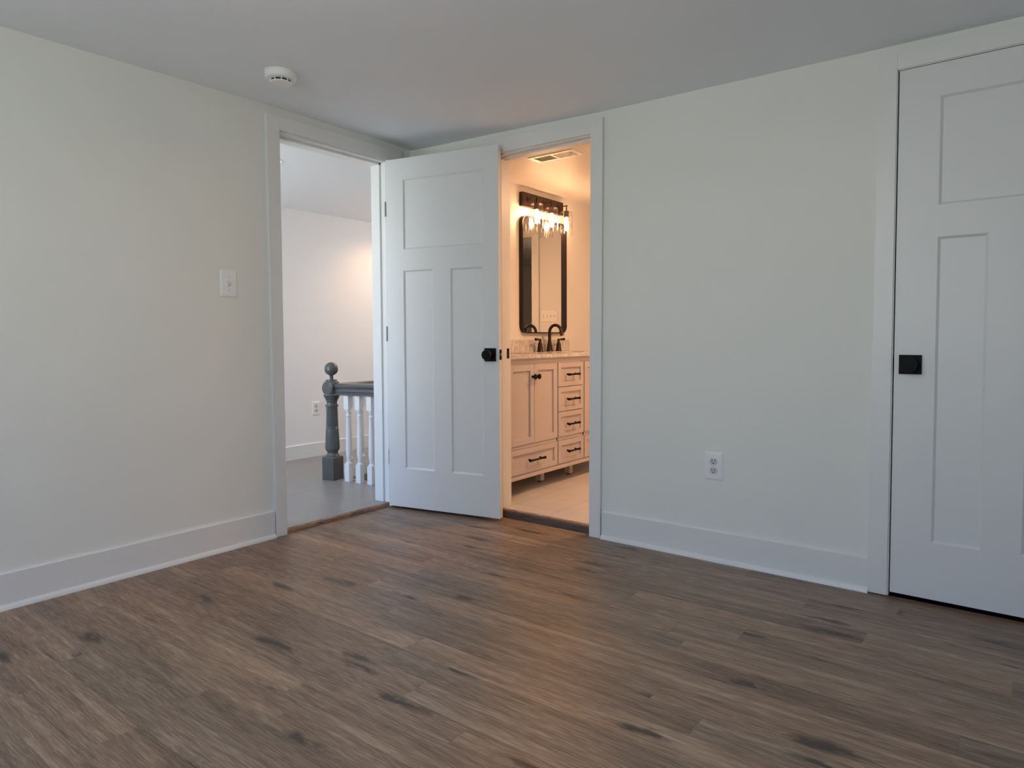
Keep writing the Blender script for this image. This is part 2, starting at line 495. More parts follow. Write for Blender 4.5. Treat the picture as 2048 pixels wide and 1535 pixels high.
J0, J1 = 0.69, 1.312                              # bathroom doorway in the back wall
C1_, C2_ = 2.68, 3.392
bm = B()
box(bm, -T, J0-0.012, 0, T, 0, 2.34)
box(bm, J0-0.012, J1+0.012, 0, T, 2.078, 2.34)
box(bm, J1+0.012, C1_-0.005, 0, T, 0, 2.34)
box(bm, C1_-0.005, C2_+0.02, 0, T, 2.062, 2.34)
box(bm, C2_+0.02, XR+T, 0, T, 0, 2.34)
struct('wall_back', bm, 'wall', 'off-white bedroom wall between the bathroom doorway and the closet door', cat='wall')
bm = B(); box(bm, XR, XR+T, BACK_Y-T, 0, 0, 2.34)
struct('wall_right', bm, 'wall', 'off-white bedroom wall at right', cat='wall')
bm = B()
xs_ = [0.0]+[v for w in WIN_BED for v in w]+[XR]
for i in range(0, len(xs_), 2):
    box(bm, xs_[i], xs_[i+1], BACK_Y-T, BACK_Y, 0, 2.34)
for a_, b_ in WIN_BED:
    box(bm, a_, b_, BACK_Y-T, BACK_Y, 0, 0.65); box(bm, a_, b_, BACK_Y-T, BACK_Y, 1.95, 2.34)
struct('wall_front', bm, 'wall', 'off-white bedroom wall with two windows', cat='wall')


def window(n, cx, cy, cz, w, h, rz, label):
    root = empty('window_%d' % n, (cx, cy, cz), rz); tag(root, label, 'window', kind='structure')
    bm = B(); t = 0.045
    for z0, z1 in ((-h/2, -h/2+t), (h/2-t, h/2), (-0.02, 0.02)): box(bm, -w/2, w/2, -0.02, 0.02, z0, z1, 0.003)
    for x0 in (-w/2, w/2-t): box(bm, x0, x0+t, -0.022, 0.022, -h/2, h/2, 0.003)
    link('window_frame', bm, 'trim', root)
    bm = B(); box(bm, -w/2+t, w/2-t, -0.002, 0.002, -h/2+t, h/2-t)
    link('pane', bm, 'pane', root)
    bm = B(); box(bm, -w/2-0.05, w/2+0.05, 0.03, 0.11, -h/2-0.03, -h/2, 0.004)
    link('window_sill', bm, 'trim', root)
for k, (a_, b_) in enumerate(WIN_BED):
    window(k+1, (a_+b_)/2, BACK_Y-0.05, 1.30, b_-a_, 1.30, 0.0, 'white framed bedroom window, %s one' % ('left' if k == 0 else 'right'))

# ------------------------------------------------------------------ baseboards
def base_prof(h, t=0.014):
    # offset from wall, height
    return [(0, 0.0), (0.026, 0.0), (0.026, 0.006), (0.0235, 0.0125), (0.019, 0.017), (t, 0.0195), (t, h-0.006), (t-0.003, h-0.001), (t-0.006, h), (0, h)]
def baseboard(name, axis, a0, a1, sgn, off, h, mat='trim', label='', shoe=True, z=0.0):
    bm = B(); t = 0.014
    pr = [(0, 0), (t, 0), (t, h-0.005), (t-0.005, h), (0, h)]
    prism(bm, [((off+sgn*p[0]), p[1]+z) for p in pr], axis, a0, a1)
    o = struct(name, bm, mat, label, cat='baseboard')
    if shoe:
        bm = B()
        q = [(t, 0), (t+0.015, 0), (t+0.014, 0.008), (t+0.010, 0.0145), (t+0.005, 0.0185), (t, 0.020)]
        prism(bm, [((off+sgn*p[0]), p[1]+z) for p in q], axis, a0, a1)
        s = link('shoe_molding', bm, mat, o); smooth_by_angle(s)
    return o
baseboard('baseboard_left', 'y', BACK_Y, A0, 1, 0.0, 0.142, label='tall white baseboard along the left wall')
baseboard('baseboard_back', 'x', 1.384, 2.612, -1, 0.0, 0.142, label='tall white baseboard between the bathroom doorway and the closet')
baseboard('baseboard_right', 'y', BACK_Y, 0.0, -1, XR, 0.142, label='white baseboard of the right wall')
baseboard('baseboard_front', 'x', 0.03, XR-0.03, 1, BACK_Y, 0.142, label='white baseboard below the windows')

# ------------------------------------------------------------------ door casings and jambs
CT = 0.018
# hall doorway (left wall)
bm = B()
ln = 0.006  # the old casing leans a little
hexa(bm, [(0, A0+ln, 0), (0, A0-ln, 2.18), (0, A1, 0), (0, A1, 2.18), (CT, A0+ln, 0), (CT, A0-ln, 2.18), (CT, A1, 0), (CT, A1, 2.18)], 0.0015)
hexa(bm, [(0, A2, 0.026), (0, A2, 2.178), (0, A3, 0.026), (0, A3, 2.178), (CT, A2, 0.026), (CT, A2, 2.178), (CT, A3, 0.026), (CT, A3, 2.178)], 0.0015)
hexa(bm, [(0, A1, 2.108), (0, A1, 2.180), (0, A2, 2.108), (0, A2, 2.178), (CT, A1, 2.108), (CT, A1, 2.180), (CT, A2, 2.108), (CT, A2, 2.178)], 0.0012)
tr = struct('trim_1', bm, 'trim', 'flat white casing around the hall doorway', cat='door casing')
bm = B()
box(bm, -T, 0.0, A1-0.012, A1+0.005, 0.026, 2.112)
box(bm, -T, 0.0, A2-0.004, A2+0.012, 0.026, 2.112)
box(bm, -T, 0.0, A1-0.012, A2+0.012, 2.096, 2.112)
box(bm, -T+0.004, -0.042, A1+0.005, A1+0.016, 0.026, 2.096)
box(bm, -T+0.004, -0.042, A2-0.015, A2-0.004, 0.026, 2.096)
box(bm, -T+0.004, -0.042, A1+0.005, A2-0.004, 2.085, 2.096)
link('door_jamb', bm, 'trim', tr)
# hall side casing
bm = B()
box(bm, -T-CT, -T, A1-0.075, A1-0.005, 0.026, 2.10)
box(bm, -T-CT, -T, A2+0.005, A2+0.075, 0.026, 2.10)
box(bm, -T-CT, -T, A1-0.075, A2+0.075, 2.10, 2.112)
link('hall_side_casing', bm, 'trim', tr)

# bathroom doorway (back wall)
b0t, b0b, b1t, b1b = 1.390, 1.377, 1.320, 1.311
bm = B()
hexa(bm, [(b1b, -CT, 0), (b1t, -CT, 2.134), (b1b, 0, 0), (b1t, 0, 2.134), (b0b, -CT, 0), (b0t, -CT, 2.134), (b0b, 0, 0), (b0t, 0, 2.134)], 0.0015)
hexa(bm, [(0.612, -CT, 0), (0.612, -CT, 2.16), (0.612, 0, 0), (0.612, 0, 2.16), (J0-0.004, -CT, 0), (J0-0.004, -CT, 2.16), (J0-0.004, 0, 0), (J0-0.004, 0, 2.16)], 0.0015)
hexa(bm, [(J0-0.004, -CT, 2.070), (J0-0.004, -CT, 2.158), (J0-0.004, 0, 2.070), (J0-0.004, 0, 2.158), (b1t, -CT, 2.063), (b1t, -CT, 2.134), (b1t, 0, 2.063), (b1t, 0, 2.134)], 0.0015)
tr2 = struct('trim_2', bm, 'trim', 'flat white casing around the bathroom doorway', cat='door casing')
bm = B()
box(bm, J0-0.012, J0, 0.0, T, 0.0, 2.078)
box(bm, J1, J1+0.012, 0.0, T, 0.0, 2.078)
box(bm, J0-0.012, J1+0.012, 0.0, T, 2.058, 2.078)
box(bm, J0, J0+0.010, 0.035, 0.078, 0.046, 2.058)
box(bm, J1-0.010, J1, 0.035, 0.078, 0.046, 2.058)
box(bm, J0, J1, 0.035, 0.078, 2.048, 2.058)
link('door_jamb', bm, 'trim', tr2)
bm = B(); box(bm, J0, J0+0.0015, 0.0845, 0.1135, 0.913, 0.972, 0.0006)
sp = link('strike_plate', bm, 'black', tr2); sp['label'] = 'black strike plate in the bathroom doorway jamb'
bm = B()
for x0, x1 in ((J0-0.077, J0-0.007), (J1+0.007, J1+0.077)): box(bm, x0, x1, T, T+CT, 0.046, 2.13, 0.0015)
box(bm, J0-0.007, J1+0.007, T, T+CT, 2.066, 2.13, 0.0015)
link('bathroom_side_casing', bm, 'trim', tr2)

# closet doorway
bm = B()
c0t, c0b, c1t, c1b = 2.617, 2.608, 2.681, 2.679
hexa(bm, [(c0b, -CT, 0.004), (c0t, -CT, 2.121), (c0b, 0, 0.004), (c0t, 0, 2.121), (c1b, -CT, 0.004), (c1t, -CT, 2.121), (c1b, 0, 0.004), (c1t, 0, 2.121)], 0.0015)
box(bm, c1t, C2_+0.005, -CT, 0, 2.051, 2.121, 0.0015)
box(bm, C2_+0.005, C2_+0.075, -CT, 0, 0.004, 2.121, 0.0015)
tr3 = struct('trim_3', bm, 'trim', 'flat white casing around the closed closet door', cat='door casing')
bm = B()
box(bm, C1_-0.005, 2.6835, -0.012, T, 0.004, 2.062)
box(bm, C2_+0.004, C2_+0.02, -0.012, T, 0.004, 2.062)
box(bm, C1_-0.005, C2_+0.02, -0.012, T, 2.0475, 2.062)
link('door_jamb', bm, 'trim', tr3)
bm = B(); box(bm, 2.6838, 2.6862, -0.010, 0.010, 0.888, 0.948, 0.0005)
sp = link('strike_plate', bm, 'black', tr3); sp['label'] = 'black latch plate in the gap of the closet door'
# closet behind the door, its shade put into a near-black colour
bm = B()
box(bm, 2.5, 3.7, 0.80, 0.90, -0.05, 2.3); box(bm, 2.4, 2.5, T, 0.9, -0.05, 2.3); box(bm, 3.7, 3.8, T, 0.9, -0.05, 2.3)
box(bm, 2.4, 3.8, 0, 0.9, -0.12, -0.005); box(bm, 2.4, 3.8, T, 0.9, 2.3, 2.4)
struct('wall_closet', bm, 'slot', 'inside of the closet, coloured near-black for its shade', cat='closet interior')


# ------------------------------------------------------------------ doors
def door_slab(bm, Wd, H, th, panels, rec=0.0085, z0=0.0, cham=0.009):
    """slab in local x (width), y (0 front .. th back), panels recessed with sloped edges on both faces"""
    for face in (0, 1):
        yf = 0.0 if face == 0 else th
        yr = rec if face == 0 else th-rec
        xs = sorted({0, Wd} | {p[0] for p in panels} | {p[1] for p in panels})
        zs = sorted({z0, H} | {p[2] for p in panels} | {p[3] for p in panels})
        cache = {}
        def V(x, z, y):
            k = (round(x, 5), round(z, 5), round(y, 5))
            if k not in cache: cache[k] = bm.verts.new((x, y, z))
            return cache[k]
        def inside(xm, zm): return any(p[0] < xm < p[1] and p[2] < zm < p[3] for p in panels)
        for xa, xb in zip(xs[:-1], xs[1:]):
            for za, zb in zip(zs[:-1], zs[1:]):
                if not inside((xa+xb)/2, (za+zb)/2):
                    bm.faces.new((V(xa, za, yf), V(xb, za, yf), V(xb, zb, yf), V(xa, zb, yf)))
        for (a, b, c, d) in panels:
            # the outer ring may carry grid vertices in between: build the slope from corner quads
            o_ = [(a, c), (b, c), (b, d), (a, d)]
            i_ = [(a+cham, c+cham), (b-cham, c+cham), (b-cham, d-cham), (a+cham, d-cham)]
            ov = [bm.verts.new((x, yf, z)) for x, z in o_]; iv = [bm.verts.new((x, yr, z)) for x, z in i_]
            for k in range(4):
                bm.faces.new((ov[k], ov[(k+1) % 4], iv[(k+1) % 4], iv[k]))
            bm.faces.new(iv)
    # edges
    for pts in (((0, 0, z0), (0, th, z0), (0, th, H), (0, 0, H)), ((Wd, 0, z0), (Wd, th, z0), (Wd, th, H), (Wd, 0, H)),
                ((0, 0, z0), (Wd, 0, z0), (Wd, th, z0), (0, th, z0)), ((0, 0, H), (Wd, 0, H), (Wd, th, H), (0, th, H))):
        bm.faces.new([bm.verts.new(p) for p in pts])
    bmesh.ops.remove_doubles(bm, verts=bm.verts, dist=1e-5)


def knob_set(parent, x, z, w=0.066, h=0.074, yback=None):
    """square rose with a round knob on the front face (local -y); the same on the back when yback is given"""
    for yb, sg in ([(0.0, -1)] + ([(yback, 1)] if yback is not None else [])):
        bm = B()
        y0, y1 = sorted((yb, yb+sg*0.009)); box(bm, x-w/2, x+w/2, y0, y1, z-h/2, z+h/2, 0.0012)
        rs = link('rose', bm, 'black', parent); rs['label'] = 'square black rose plate'
        bm = B()
        R = Matrix.Translation((x, yb, z)) @ Matrix.Rotation(PI/2 if sg < 0 else -PI/2, 4, 'X')
        lathe(bm, [(0.0, 0.008), (0.016, 0.008), (0.013, 0.013), (0.0105, 0.022), (0.011, 0.030), (0.017, 0.035), (0.0265, 0.0385), (0.0285, 0.042), (0.0285, 0.056), (0.0265, 0.0595), (0.0, 0.0605)], 40, mat=R)
        kb = link('knob', bm, 'black', parent); smooth_by_angle(kb); kb['label'] = 'round black knob'


# open bedroom door: hinged on the right jamb of the hall doorway
AX, AY, ANG, LW = 0.024, -0.230, math.radians(11.815), 0.757
d1 = empty('door_1', (AX, AY, 0), ANG)
tag(d1, 'white three-panel door standing open in front of the bedroom corner', 'door', kind='structure')
bm = B()
door_slab(bm, LW, 2.096, 0.034, [(0.124, 0.660, 1.560, 1.973), (0.122, 0.328, 0.250, 1.436), (0.446, 0.656, 0.250, 1.433)], z0=0.016)
link('door_leaf', bm, 'door', d1)
knob_set(d1, 0.704, 0.939, 0.070, 0.074)
bm = B(); box(bm, LW, LW+0.0014, 0.0045, 0.0295, 0.911, 0.968, 0.0005)
lp = link('latch_plate', bm, 'black', d1); lp['label'] = 'black latch plate on the edge of the open door'
bm = B(); lathe(bm, [(0.0, 0.0), (0.0085, 0.0), (0.0085, 0.006), (0.006, 0.0095), (0, 0.010)], 20, mat=Matrix.Translation((LW+0.001, 0.017, 0.939)) @ Matrix.Rotation(PI/2, 4, 'Y'))
lb = link('latch_bolt', bm, 'nickel', d1, smooth=True); lb['label'] = 'silver latch bolt'
for hz, mt in ((1.808, 'hinge'), (1.062, 'hinge'), (0.315, 'trim')):
    bm = B()
    lathe(bm, [(0.0, hz-0.045), (0.0058, hz-0.044), (0.0058, hz+0.044), (0.0, hz+0.045)], 16, -0.002, 0.0)
    box(bm, 0.0, 0.002, 0.0, 0.030, hz-0.043, hz+0.043)
    hg = link('hinge', bm, mt, d1)
    if mt == 'hinge': hg['label'] = 'bare metal hinge of the open door'

# closed closet door
d2 = empty('door_2', (2.6885, -0.012, 0), 0)
tag(d2, 'white three-panel closet door, closed, at the right edge', 'door', kind='structure')
bm = B()
o_ = 2.6885
door_slab(bm, 0.703, 2.0445, 0.035, [(2.824-o_, 3.252-o_, 1.521, 1.924), (2.824-o_, 2.981-o_, 0.240, 1.402), (3.099-o_, 3.256-o_, 0.242, 1.402)], z0=0.020)
link('door_leaf', bm, 'door', d2)
knob_set(d2, 2.7435-o_, 0.921, 0.076, 0.074)

# ------------------------------------------------------------------ thresholds
bm = B(); prism(bm, [(0.0, 0.0), (0.001, 0.003), (0.0, 0.015), (-0.003, 0.0195), (-0.014, 0.0256), (-0.014, 0.0)], 'y', A1+0.005, A2-0.004)
t1 = link('door_threshold', bm, 'raw_oak', None); tag(t1, 'raw reddish wood strip across the floor of the hall doorway', 'threshold')
bm = B(); prism(bm, [(0.030, 0.0), (0.020, 0.0), (0.019, 0.005), (0.020, 0.030), (0.024, 0.0375), (0.030, 0.0395)], 'x', J0+0.0005, J1-0.0005)
t2 = link('door_threshold', bm, 'grey_wood', None); tag(t2, 'dark grey-brown transition strip across the bathroom doorway', 'threshold')
bm = B(); prism(bm, [(0.030, 0.0), (0.030, 0.0402), (0.036, 0.0445), (0.042, 0.0455), (0.042, 0.0)], 'x', J0+0.001, J1-0.001)
link('back_strip', bm, 'raw_oak', t2)

# ------------------------------------------------------------------ hall
HX, HZ, HC, HY0, HY1 = -1.765, 0.025, 2.112, -2.4, 2.6
SX0, SX1, SY0, SY1 = -0.80, -T, 0.085, 2.3    # stairwell opening
bm = B()
box(bm, HX, SX0, HY0, HY1, -0.2, HZ)
box(bm, SX0, -T, HY0, -0.0, -0.2, HZ); box(bm, -T, -0.014, A1-0.012, A2+0.012, -0.2, HZ)
box(bm, SX0, -T, -0.0, SY0, -0.2, HZ)
box(bm, SX0, SX1, SY1, HY1, -0.2, HZ)
struct('floor_hall', bm, 'hall_tile', 'grey-brown large tile floor of the hall', cat='floor')
# clear the bit of hall floor slab that would sit inside the bedroom wall base
bm = B(); box(bm, HX-T, -T+0.0, HY0, HY1, HC, HC+0.12)
struct('ceiling_hall', bm, 'hall_ceil', 'pale ceiling of the hall', cat='ceiling')
bm = B(); box(bm, HX-T, HX, HY0-T, HY1+T, 0, 2.34)
struct('wall_hall_far', bm, 'hall_wall', 'pale far wall of the hall with a warm pool of lamp light', cat='wall')
bm = B(); box(bm, HX, -T, HY1, HY1+T, -0.2, 2.34)
struct('wall_hall_end', bm, 'hall_wall', 'end wall of the hall beyond the stairwell', cat='wall')
bm = B()
box(bm, HX, -1.6, HY0-T, HY0, 0, 2.34); box(bm, -0.3, -T, HY0-T, HY0, 0, 2.34)
box(bm, -1.6, -0.3, HY0-T, HY0, 0, 0.45); box(bm, -1.6, -0.3, HY0-T, HY0, 2.05, 2.34)
struct('wall_hall_window', bm, 'hall_wall', 'hall wall with the window', cat='wall')
window(3, -0.95, HY0-0.05, 1.25, 1.3, 1.6, 0.0, 'white framed window at the end of the hall')
baseboard('baseboard_hall', 'y', HY0, HY1, 1, HX, 0.118, label='tall white baseboard of the hall wall', shoe=False, z=HZ)
bm = B()
box(bm, SX0-0.1, SX0, SY0-0.1, SY1+0.1, -2.6, -0.2); box(bm, SX1, SX1+0.1, SY0-0.1, SY1+0.1, -2.6, -0.005)
box(bm, SX0, SX1, SY0-0.1, SY0, -2.6, -0.2); box(bm, SX0, SX1, SY1, SY1+0.1, -2.6, -0.2)
box(bm, SX0-0.1, SX1+0.1, SY0-0.1, SY1+0.1, -2.7, -2.6)
struct('wall_stairwell', bm, 'shaft', 'walls of the stairwell below the hall floor', cat='wall')
bm = B()
prism(bm, [(SY0-0.012, HZ), (SY0-0.012, HZ+0.008), (SY0+0.018, HZ+0.008), (SY0+0.024, HZ), (SY0+0.022, HZ-0.03), (SY0, HZ-0.03)], 'x', SX0, SX1)
ns = link('floor_nosing', bm, 'pale_wood', None); tag(ns, 'pinkish wood edge strip behind the front row of white balusters', 'floor edging')

# ---- stair railing
rail = empty('stair_railing', (-0.845, 0.02, HZ), 0)
tag(rail, 'stair railing with dark grey newel and handrail over white turned balusters', 'railing')
NRZ = math.radians(10)
npx, npy = -0.852, 0.024
nw = empty('newel_post', (0, 0, 0)); 
bpy.data.objects.remove(nw)
bm = B()
hs = 0.0525
Rn = Matrix.Translation((0, 0, 0)) @ Matrix.Rotation(NRZ, 4, 'Z')
vs0 = set(bm.verts)
box(bm, -hs, hs, -hs, hs, 0.0, 0.160, 0.002)
# chamfer pyramid top of base
for (h0, h1, z0, z1) in ((hs-0.001, 0.045, 0.160, 0.168),):
    a = [bm.verts.new((sx*h0, sy*h0, z0)) for sx, sy in ((-1, -1), (1, -1), (1, 1), (-1, 1))]
    b = [bm.verts.new((sx*h1, sy*h1, z1)) for sx, sy in ((-1, -1), (1, -1), (1, 1), (-1, 1))]
    for k in range(4): bm.faces.new((a[k], a[(k+1) % 4], b[(k+1) % 4], b[k]))
    bm.faces.new(b)
col_prof = [(0.0, 0.164), (0.0415, 0.164), (0.043, 0.169), (0.042, 0.175), (0.036, 0.182), (0.033, 0.190), (0.0335, 0.197), (0.038, 0.206), (0.0435, 0.218), (0.0455, 0.230),
            (0.0445, 0.26), (0.0425, 0.31), (0.0400, 0.362), (0.0395, 0.366), (0.0375, 0.3685), (0.0375, 0.3725), (0.0395, 0.375), (0.0392, 0.379), (0.0372, 0.3815), (0.0372, 0.385),
            (0.0385, 0.388), (0.0368, 0.44), (0.0355, 0.518), (0.036, 0.5225), (0.0405, 0.526), (0.0420, 0.531), (0.0405, 0.5365), (0.0350, 0.540), (0.0325, 0.546), (0.0325, 0.556), (0.0345, 0.563), (0.037, 0.565), (0.037, 0.572), (0.040, 0.576), (0.052, 0.606), (0.045, 0.62), (0.0, 0.63)]
lathe(bm, [(a*1.14, b) for a, b in col_prof], 48)
# head block: a cube rounded by turning (cube met with a sphere)
c0 = 0.6575; hb = 0.0500; R0 = 0.0665
tmp = B()
bmesh.ops.create_cube(tmp, size=2*hb)
bmesh.ops.subdivide_edges(tmp, edges=list(tmp.edges), cuts=28, use_grid_fill=True)
for v in tmp.verts:
    L = v.co.length
    ss = R0*(1.0 if True else 1)
    if L > ss: v.co *= ss/L
tme = bpy.data.meshes.new('t'); tmp.to_mesh(tme); tmp.free()
before = set(bm.verts); bm.from_mesh(tme); bpy.data.meshes.remove(tme)
newv = [v for v in bm.verts if v not in before]
bmesh.ops.transform(bm, matrix=Matrix.Translation((0, 0, c0)) @ Matrix.Diagonal((1, 1, 1.02, 1)), verts=newv)
lathe(bm, [(0.0, 0.690), (0.044, 0.692), (0.0455, 0.698), (0.0435, 0.706), (0.039, 0.709), (0.0385, 0.715), (0.035, 0.719), (0.020, 0.720), (0.0, 0.721)], 48)
bmesh.ops.transform(bm, matrix=Rn, verts=bm.verts)
newel = link('newel_post', bm, 'grey_paint', rail); smooth_by_angle(newel, 32); newel['label'] = 'dark grey turned newel post'
bm = B()
ball = [(0.0, 0.718), (0.0135, 0.719), (0.0130, 0.735), (0.0140, 0.745)]
cz, rb = 0.7945, 0.0485
for k in range(1, 28):
    a = -PI/2+PI*k/28
    r_, z_ = rb*math.cos(a), cz+rb*math.sin(a)
    if z_ < 0.748 or r_ < 0.001: continue
    if abs(z_-cz) < 0.0035: r_ -= 0.0022
    ball.append((r_, z_))
ball.append((0, cz+rb))
lathe(bm, ball, 48)
fn = link('finial', bm, 'grey_paint', newel); smooth_by_angle(fn, 40); fn['label'] = 'grooved ball finial'
rail.location = (npx, npy, HZ)

# handrails
RP = [(-0.031, 0.0), (-0.031, 0.010), (-0.024, 0.014), (-0.0235, 0.019), (-0.029, 0.026), (-0.0275, 0.036), (-0.022, 0.044), (-0.0225, 0.047), (-0.030, 0.054), (-0.0325, 0.064), (-0.029, 0.075), (-0.018, 0.0825), (0, 0.0850)]
RP = RP + [(-p[0], p[1]) for p in reversed(RP[:-1])]
def handrail(p0, p1, parent):
    d = Vector(p1)-Vector(p0); L = math.hypot(d.x, d.y); a = math.atan2(d.y, d.x)
    bm = B(); v0 = [bm.verts.new((0, p[0], p[1])) for p in RP]; v1 = [bm.verts.new((L, p[0], p[1]+d.z)) for p in RP]
    n = len(RP)
    for i in range(n):
        j = (i+1) % n; bm.faces.new((v0[i], v0[j], v1[j], v1[i]))
    bm.faces.new(v0); bm.faces.new(list(reversed(v1)))
    o = link('handrail', bm, 'grey_paint', parent, loc=p0, rot=(0, 0, a)); smooth_by_angle(o, 30); return o
# local coordinates of the railing root
d_front = math.atan2(0.055-0.0, 0.38)
fx1 = -T-npx-0.002
h1 = handrail((0.036, 0.010, 0.609), (fx1, 0.075, 0.620), rail)
h2 = handrail((0.0, 0.036, 0.606), (-0.012, 2.2, 0.612), rail)

BP = [(0.0, 0.128), (0.0215, 0.129), (0.0205, 0.134), (0.0165, 0.140), (0.0115, 0.1445), (0.0105, 0.147), (0.0135, 0.149), (0.0140, 0.1525), (0.0115, 0.155), (0.0118, 0.160), (0.0150, 0.172), (0.0178, 0.192), (0.0186, 0.215),
      (0.0180, 0.25), (0.0160, 0.32), (0.0138, 0.40), (0.0130, 0.455), (0.0138, 0.461), (0.0162, 0.465), (0.0165, 0.470), (0.0140, 0.474), (0.0118, 0.478), (0.0116, 0.487), (0.0135, 0.494), (0.0165, 0.499), (0.0165, 0.503), (0.0195, 0.506), (0.0195, 0.512), (0.0, 0.513)]
def baluster(parent, x, y, rz, top):
    bm = B(); h = 0.0215
    box(bm, -h, h, -h, h, 0.0, 0.128, 0.0015, 1)
    box(bm, -h, h, -h, h, 0.512, top, 0.0015, 1)
    lathe(bm, BP, 28)
    o = link('baluster', bm, 'white_paint', parent, loc=(x, y, 0), rot=(0, 0, rz)); smooth_by_angle(o, 32); return o
bf = [(-0.700, 0.052), (-0.592, 0.063), (-0.482, 0.077), (-0.372, 0.089), (-0.262, 0.101), (-0.165, 0.110)]
first = None
for k, (bx, by) in enumerate(bf):
    lx, ly = bx-npx, by-npy
    if first is None:
        first = baluster(rail, lx, 0.010+0.065*(lx-0.036)/(fx1-0.036), math.radians(8), 0.612)
    else:
        c = first.copy(); COL.objects.link(c); c.parent = rail; c.location = (lx, 0.010+0.065*(lx-0.036)/(fx1-0.036), 0)
    # keep them under the rail line
for k in range(17):
    c = first.copy(); COL.objects.link(c); c.parent = rail
    c.location = (-0.001-0.0007*k, 0.155+0.115*k, 0); c.rotation_euler = (0, 0, math.radians(2))

# hall recessed lights
def recessed(name, x, y, z, r, mat, label):
    root = empty(name, (x, y, z)); tag(root, label, 'ceiling light', 'recessed lights in the hall ceiling')
    bm = B(); 
    seg = 40
    pr = [(r*0.80, -0.001), (r*0.84, -0.0035), (r*0.97, -0.0035), (r, -0.001), (r, 0.0), (r*0.80, 0.0)]
    rings = [[bm.verts.new((a*math.cos(2*PI*i/seg), a*math.sin(2*PI*i/seg), zz)) for i in range(seg)] for a, zz in pr]
    for a, b in zip(rings, rings[1:]+rings[:1]):
        for i in range(seg): bm.faces.new((a[i], a[(i+1) % seg], b[(i+1) % seg], b[i]))
    link('trim_ring', bm, 'plastic', root)
    bm = B(); lathe(bm, [(0, -0.0022), (r*0.80, -0.0022), (r*0.80, -0.0005), (0, -0.0005)], 40)
    link('lens', bm, mat, root)
    return root
recessed('recessed_light', -0.56, -0.62, HC, 0.075, 'led_dim', 'round recessed light just inside the hall doorway, at its top left')
recessed('recessed_light', -1.36, 1.22, HC, 0.075, 'led_dim', 'round recessed light above the stairwell, lighting the hall wall')
def spot(name, loc, power, angle, blend, color, rot=(0, 0, 0), size=0.05):
    l = bpy.data.lights.new(name, 'SPOT'); l.energy = power; l.spot_size = angle; l.spot_blend = blend; l.color = color; l.shadow_soft_size = size
    o = bpy.data.objects.new(name, l); COL.objects.link(o); o.location = loc; o.rotation_euler = rot
    return o
spot('hall_downlight', (-1.36, 1.22, HC-0.02), 19, math.radians(150), 0.9, (1.0, 0.62, 0.34))
spot('hall_downlight', (-0.56, -0.62, HC-0.02), 6, math.radians(140), 0.8, (1.0, 0.80, 0.62))

# ------------------------------------------------------------------ bathroom
BX0, BX1, BY1, BZ, BC = 0.06, 2.10, 2.80, 0.045, 2.176
bm = B(); box(bm, BX0-T, BX1, T, BY1, -0.1, BZ); box(bm, J0, J1, 0.042, T, 0.0, BZ)
struct('floor_bathroom', bm, 'bath_tile', 'pale large-format tile floor of the bathroom', cat='floor')
bm = B(); box(bm, BX0-T, BX1+T, T, BY1+T, BC, BC+0.12)
struct('ceiling_bathroom', bm, 'bath_ceil', 'bathroom ceiling lit warm by the vanity lamps', cat='ceiling')
bm = B(); box(bm, BX0-T-0.06, BX0, T, BY1+T, 0, 2.34)
struct('wall_bathroom_left', bm, 'bath_wall', 'bathroom wall behind the mirror', cat='wall')
bm = B(); box(bm, BX1, BX1+T, T, BY1+T, 0, 2.34)
struct('wall_bathroom_right', bm, 'bath_wall', 'right wall of the bathroom', cat='wall')
DX0, DX1 = 1.208, 1.92
bm = B(); box(bm, BX0, DX0, BY1, BY1+T, 0, 2.34); box(bm, DX1, BX1, BY1, BY1+T, 0, 2.34); box(bm, DX0, DX1, BY1, BY1+T, 2.10, 2.34)
struct('wall_bathroom_end', bm, 'bath_wall', 'end wall of the bathroom, seen in the mirror', cat='wall')
bm = B()
box(bm, DX0-0.088, DX0, BY1-CT, BY1, BZ, 2.165, 0.0015); box(bm, DX1, DX1+0.088, BY1-CT, BY1, BZ, 2.165, 0.0015); box(bm, DX0, DX1, BY1-CT, BY1, 2.10, 2.165, 0.0015)
box(bm, DX0-0.003, DX0+0.006, BY1, BY1+T, BZ, 2.10)
struct('trim_4', bm, 'trim', 'white casing of the far bathroom doorway, seen in the mirror', cat='door casing')
# room beyond the far bathroom doorway
bm = B()
box(bm, 0.9, 3.2, 5.2, 5.32, 0, 2.3); box(bm, 0.78, 0.9, BY1+T, 5.32, 0, 2.3)
box(bm, 3.2, 3.32, BY1+T, 5.32, 0, 2.3)
box(bm, BX1+T, 3.32, BY1, BY1+T, 0, 2.3)
struct('wall_far_room', bm, 'wall', 'walls of the room beyond the bathroom', cat='wall')
bm = B(); box(bm, 0.78, 3.32, BY1+T, 5.32, 2.12, 2.3)
struct('ceiling_far_room', bm, 'ceil', 'ceiling of the room beyond the bathroom', cat='ceiling')
bm = B(); box(bm, 0.78, 3.32, BY1+T, 5.32, -0.1, BZ); box(bm, DX0, DX1, BY1, BY1+T, -0.1, BZ)
struct('floor_far_room', bm, 'floor', 'floor of the room beyond the bathroom', cat='floor')

